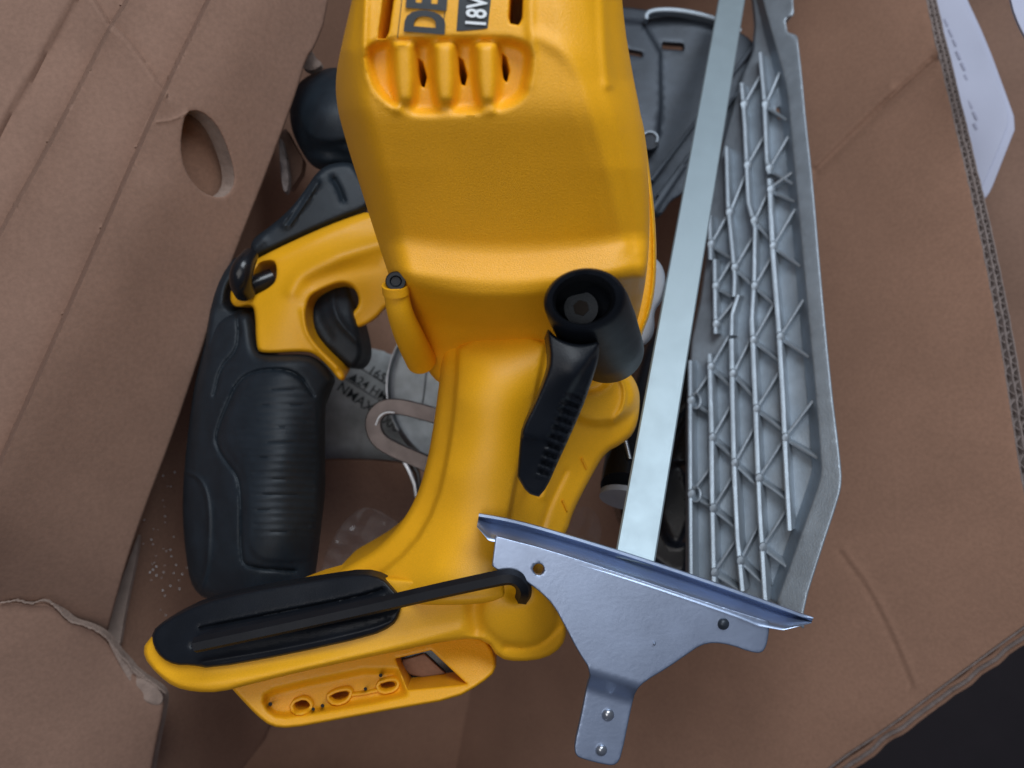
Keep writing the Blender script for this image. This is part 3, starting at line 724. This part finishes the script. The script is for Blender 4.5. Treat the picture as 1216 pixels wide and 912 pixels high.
# lower rail that the battery slides on: deeper body with recess
rail_d = rbf([(280,820,.262),(330,860,.260),(560,812,.258),(545,765,.266),(588,790,.262)])
rail_out = [(270,812),(300,806),(400,780),(545,752),(575,756),(588,776),(590,796),(572,812),(540,830),(470,842),(400,855),(345,865),(322,863),(305,850),(288,832)]
_, rail_f = relief('battery_rail', rail_out, rail_d, M_yel, saw, r=4, R=.0025, thick=.012, step=2.8, sm=1,
   holes=[[(348,836),(356,831),(364,831),(369,838),(364,844),(356,845),(350,844)],[(389,830),(396,824),(406,821),(415,821),(413,830),(404,834),(396,836)],[(449,814),(456,811),(464,809),(470,811),(467,818),(460,820),(453,821)],[(470,782),(512,772),(554,812),(484,819)]],
   feats=[plateau([(312,828),(330,818),(466,790),(480,818),(480,826),(345,850),(322,848)], -.0040, 5, 1)])
# keyed contacts
for (pts) in [[(345,835),(362,828),(372,838),(362,848),(348,848)],[(386,828),(400,820),(418,818),(414,832),(398,838)],[(446,812),(466,806),(474,810),(470,820),(452,824)]]:
    q = resample(chaikin(np.array(pts,float),1), 3)
    ribbon('contact_slot', q, 4.4, lambda q_: rail_f(q_)-.0016, .0022, M_yel, saw, closed=True)
ribbon('contact_bar', resample(np.array([(414,826),(432,824),(450,820)],float),4,False), 4, lambda q_: rail_f(q_)-.0012, .002, M_yel, saw)
for (x,y,r_) in [(321,836,2.4),(383,838,2.2),(434,818,2.0),(452,802,2.2),(372,842,2)]:  # dark dots paint the shade of small recesses in the rail
    loft('recess_shade_dot', [ellr(x,y,.2,.2,.2600,n=10), ellr(x,y,r_,r_,.2600,n=10), ellr(x,y,r_,r_,.268,n=10)], M_hole, saw)
relief('opening_shade_fill', [(462,776),(462,776),(516,764),(564,818),(564,818),(478,828)], .271, M_gloss, saw, r=2, R=.001, thick=.004, step=4, sm=1)  # black backing added so the foot opening looks dark inside
relief('opening_brown_patch', [(470,786),(504,776),(504,776),(530,800),(530,800),(492,806)], .2695, M_cardin, saw, r=2, R=.001, thick=.004, step=4, sm=1)  # brown patch inside the dark opening
# black pad on the foot carrying the hex key
relief('foot_pad', [(180,750),(196,736),(240,714),(300,700),(386,686),(430,680),(455,686),(466,698),(478,712),(474,732),(466,744),(440,756),(340,778),(250,794),(228,790),(208,790),(192,782),(182,768)],
       lambda q: foot_f(q)-.0035, M_lev, saw, r=4, R=.0025, thick=.006, step=3.6, sm=1,
       feats=[groove([(238,746),(330,728),(430,708),(454,700)], 2.2, -.0016), groove([(230,768),(330,750),(440,730),(470,722)], 3, -.002),
              plateau([(236,752),(330,735),(452,706),(462,716),(330,748),(236,766)], .0012, 3, 1), groove([(240,786),(340,770),(440,748),(464,738)],3,.0008)])

# ---- depth locking lever ----
def er(cx,cy,rx,ry,d): return ellr(cx,cy,rx,ry,d,ang=-8,n=48,tilt=(.00002,.00018))
rings = [er(690,362,3,2,.2180), er(690,362,26,19,.2180), er(692,360,32,24,.2160), er(693,357,34,27,.2060), er(693,356,36,29,.2030), er(693.5,356,38,30.5,.2016), er(694,356,45,35.5,.2018), er(694.5,357,49,38.5,.2034),
         er(699,366,50,41,.2100), er(707,384,49,42,.2220), er(715,402,46,41,.2340), er(722,416,43,39,.2440), er(724,420,36,32,.2480)]
lev = loft('depth_lever', rings, M_lev, saw)
relief('lever_arm', [(712,404),(700,408),(686,409),(672,406),(660,400),(649,388),(651,404),(653,420),(652,436),(640,468),(624,500),(618,518),(618,518),(614,566),(614,566),(626,586),(640,590),(640,590),(650,578),(662,550),(676,520),(690,488),(699,464),(707,440),(712,420)],
       [(655,400,.2125),(694,408,.2135),(712,404,.2150),(694,428,.2120),(652,440,.2125),(680,445,.2115),(708,440,.2150),(625,510,.2175),(655,510,.220),(618,570,.226),(645,580,.228),(690,480,.222)], M_lev, saw, r=4, R=.003, thick=.02, step=2.6, taper=.96, sm=1,
       feats=[plateau([(640,380),(694,380),(720,402),(694,436),(674,470),(656,512),(648,524),(610,516),(636,480),(640,440)], .0022, 4, 1),
              lambda q: .0011*np.sign(np.sin((-.37*q[:,0]+.93*q[:,1])/1.75))*np.abs(np.sin((-.37*q[:,0]+.93*q[:,1])/1.75))**.5*sstep((q[:,0]-(666-(q[:,1]-470)*.33))/5)*sstep((q[:,1]-462)/14)*sstep((572-q[:,1])/12)])
tube('lever_screw', [(690,368,.219),(690,366,.2155)], .0046, M_blk, lev, n=24, sm=0)
tube('screw_socket', [(690,366,.2156),(690,365.5,.2150)], .0022, M_hole, lev, n=6, sm=0)

# ================================================================ hex key
key = tube('hex_key', [(232,766,.2430),(330,745,.2425),(430,723,.2420),(520,702,.2375),(585,688,.2340),(606,684,.2330),(618,690,.2345),(623,700,.2380),(620,712,.2480)], .0024, M_key, None, n=6, sm=3)
own(key, 'black L shaped hex key clipped along the yellow and black foot of the saw', 'hex key')

# ================================================================ rip fence
rip = thing('rip_fence', P(750,700,.24), 'silver rip fence with long bright bar, T shaped plate and narrow riveted tab', 'rip fence')
bw0, bw1 = .0125, .0125
bar_pts = []
c0 = np.array(P(753,668,.247)); c1 = np.array(P(874,-30,.395))
ax = (c1-c0); ax /= np.linalg.norm(ax); side = np.array([1.0,0,0])-ax[0]*ax; side /= np.linalg.norm(side); nn_ = np.cross(side, ax)
V = []
prof = [(-.0062,-.0008),(-.0062,.0006),(-.0057,.0011),(.0057,.0011),(.0062,.0006),(.0062,-.0008)]
for c in [c0, c1]:
    for (a,b) in prof: V.append(c+side*a+nn_*b*(1 if nn_[2]>0 else -1))
Fc = [(i,(i+1)%6,6+(i+1)%6,6+i) for i in range(6)]+[(5,4,3,2,1,0),(6,7,8,9,10,11)]
link('bar', V, Fc, M_bar, rip, smooth=False)
hx = c0+ax*np.linalg.norm(c1-c0)*.945
zn = nn_*(1 if nn_[2]>0 else -1)
hv = [hx+zn*.0013+side*.0028*math.cos(t)+ax*.0028*math.sin(t) for t in np.linspace(0,2*math.pi,20,endpoint=False)]
hv2 = [hx+zn*.0013+side*.0035*math.cos(t)+ax*.0035*math.sin(t) for t in np.linspace(0,2*math.pi,20,endpoint=False)]
hv3 = [v-zn*.0010 for v in hv2]
link('rivet_or_bar_hole', hv+hv2+hv3, [tuple(range(20))]+[(i,20+i,20+(i+1)%20,(i+1)%20) for i in range(20)]+[(20+i,40+i,40+(i+1)%20,20+(i+1)%20) for i in range(20)], M_dkm, rip, smooth=False)  # dark disc on the bar stands in for its hole
top_line = chaikin([(570,612),(600,616),(640,626),(730,653),(850,693),(966,734)], 2, False)
def fence_d(q):
    y = q[:,1]; y2 = y-(q[:,0]-720)*.30
    return .2338+.00001*(y-640)+np.interp(y2, [0,800,806,822,828,1000],[0,0,.0006,.0062,.0066,.0078])
relief('plate', [(588,636),(588,636),(650,652),(730,678),(850,718),(914,738),(914,738),(913,752),(910,768),(904,776),(890,774),(868,766),(848,763),(832,766),(816,777),(793,793),(766,809),(755,820),(750,838),(738,898),(732,908),(722,909),(690,901),(683,896),(682,884),(690,850),(696,818),(702,797),(686,773),(670,742),(658,720),(645,706),(630,694),(612,682),(592,678),(584,672),(584,672),(588,640)],
       fence_d, M_plate, rip, holes=[[(639.5+7*math.cos(t), 676+7*math.sin(t)) for t in np.linspace(0,2*math.pi,14,endpoint=False)]], r=1.6, R=.0005, thick=.0016, step=3.2, sm=1, hr=.8, sharp=50)
tl = resample(chaikin([(569,609),(600,614),(640,624),(730,651),(850,691),(966,733)], 3, False), 4, False)
tn = np.gradient(tl, axis=0); tn /= np.hypot(tn[:,0], tn[:,1])[:,None]; tn = np.c_[-tn[:,1], tn[:,0]]
fr = np.linspace(0, 1, len(tl))
tw = np.interp(fr, [0,.04,.80,.86,.93,1],[.45,1,1,1.05,.85,.1])
rows = []
for (o_, d_) in [(0,.2475),(0,.2442),(1.2,.2436),(4.2,.2434),(5.4,.2440),(6.0,.2462),(9,.2470),(16,.2425),(22,.2375),(26,.2350),(29.5,.2342),(31,.2341)]:
    o2 = np.where(o_ > 5, 5+(o_-5)*tw, o_*np.interp(fr,[0,.97,1],[1,1,.3])); rows.append(PV(tl+tn*o2[:,None], np.full(len(tl), d_)))
for (o_, d_) in [(31,.2353),(26,.2364),(16,.2440),(8,.2490)]:
    o2 = 5+(o_-5)*tw; rows.append(PV(tl+tn*o2[:,None], np.full(len(tl), d_)))
n_l = len(tl); Vv = np.vstack(rows); Fc = []
nr = len(rows)
for r_ in range(nr):
    r2 = (r_+1)%nr
    for i in range(n_l-1): Fc.append((r_*n_l+i, r2*n_l+i, r2*n_l+i+1, r_*n_l+i+1))
Fc.append(tuple(r_*n_l for r_ in range(nr))[::-1]); Fc.append(tuple(r_*n_l+n_l-1 for r_ in range(nr)))
link('flange', Vv, Fc, M_plate, rip, sharp=40)
for (x,y,r_,dz,m_) in [(859,741,7.5,0,M_dkm),(722,849,8,0,M_scr),(714,891,7.5,0,M_scr)]:
    d0 = float(fence_d(np.array([[x,y]],float))[0])
    loft('rivet_or_bar_hole', [ellr(x-1,y+1,.3,.3,d0-.0016,n=20), ellr(x,y,r_*.45,r_*.45,d0-.0014,n=20), ellr(x,y,r_*.8,r_*.8,d0-.0008,n=20), ellr(x,y,r_,r_,d0+.0003,n=20)], m_, rip)
loft('rivet_or_bar_hole', [ellr(777,765,.3,.3,.2335,n=10), ellr(777,765,1.6,1.6,.2340,n=10), ellr(777,765,2.2,2.2,.237,n=10)], M_scr, rip)
# ================================================================ spare blade
bl = thing('saw_blade', P(430,470,.41), 'round steel saw blade with dark printed lettering beneath the trigger and guard', 'saw blade')
relief('blade_disc', [(430+82*math.cos(t)*(1+.02*(i%2)), 496+82*math.sin(t)*(1+.02*(i%2))) for i, t in enumerate(np.linspace(0,2*math.pi,96,endpoint=False))], .400, M_blade, bl, r=1, R=.0002, thick=.0016, step=8, sm=0)
for a, b in [((420,432),(486,474)),((404,446),(470,488))]:
    ribbon('print_line', resample(np.array([a,b],float),8,False), 1.1, .3997, .0002, M_ink, bl)
text('lettering', '165x20', (436,442), -33, 15, .3995, M_ink, bl, off=.01)
text('lettering', '24 HM', (422,455), -33, 15, .3995, M_ink, bl, off=.01)
text('lettering', 'NMAX 7000', (399,462), -36, 17, .3995, M_ink, bl, off=.01)
loft('arrow_mark', [[P(413,449,.3993),P(424,444,.3993),P(422,456,.3993)],[P(413,449,.3997),P(424,444,.3997),P(422,456,.3997)]], M_ink, bl)

# ================================================================ cardboard insert under the blade
ins, _ = relief('cardboard_piece', [(376,548),(376,546),(440,546),(480,550),(492,556),(500,600),(520,700),(440,740),(360,720),(372,640),(370,580)],
    [(376,546,.375),(490,556,.375),(440,740,.41),(500,650,.40)], M_cardin, None, r=2, R=.0006, thick=.006, step=7, sm=1, feats=[noise2(.001,60,5)])
own(ins, 'small dark brown cardboard insert between the black grip and the yellow neck', 'cardboard')
ins2, _ = relief('cardboard_piece', [(400,372),(470,360),(500,380),(490,428),(420,430),(396,400)], .43, M_cardin, None, r=2, R=.0006, thick=.006, step=7, sm=1, feats=[noise2(.001,60,5)])  # added sheet standing in for the lit floor of the box
own(ins2, 'patch of pinkish brown cardboard standing in for the lit box floor, right of the black trigger, above the blade', 'cardboard')
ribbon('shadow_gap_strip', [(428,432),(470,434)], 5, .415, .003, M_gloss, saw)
# ================================================================ plastic bag
def bag(name, outline, d, seed, label):
    o, _ = relief(name, outline, d, M_film, None, r=3, R=.002, thick=.001, step=5.5, close=False, sharp=18,
        feats=[noise2(.0040, 20, seed), noise2(.0022, 8, seed+1), lambda q: .003*np.abs(np.sin(q[:,0]/9+q[:,1]/17))])
    return own(o, label, 'plastic bag')
bag('plastic_bag', [(385,660),(395,640),(405,622),(425,604),(440,602),(462,612),(478,625),(466,650),(430,670),(392,690),(376,700)], .355, 41, 'crumpled clear plastic bag between the ribbed grip and yellow neck')
bag('plastic_bag', [(672,640),(680,612),(690,600),(706,604),(716,625),(712,648),(690,655)], .33, 51, 'small clear plastic bag beside the yellow neck, above the silver plate')
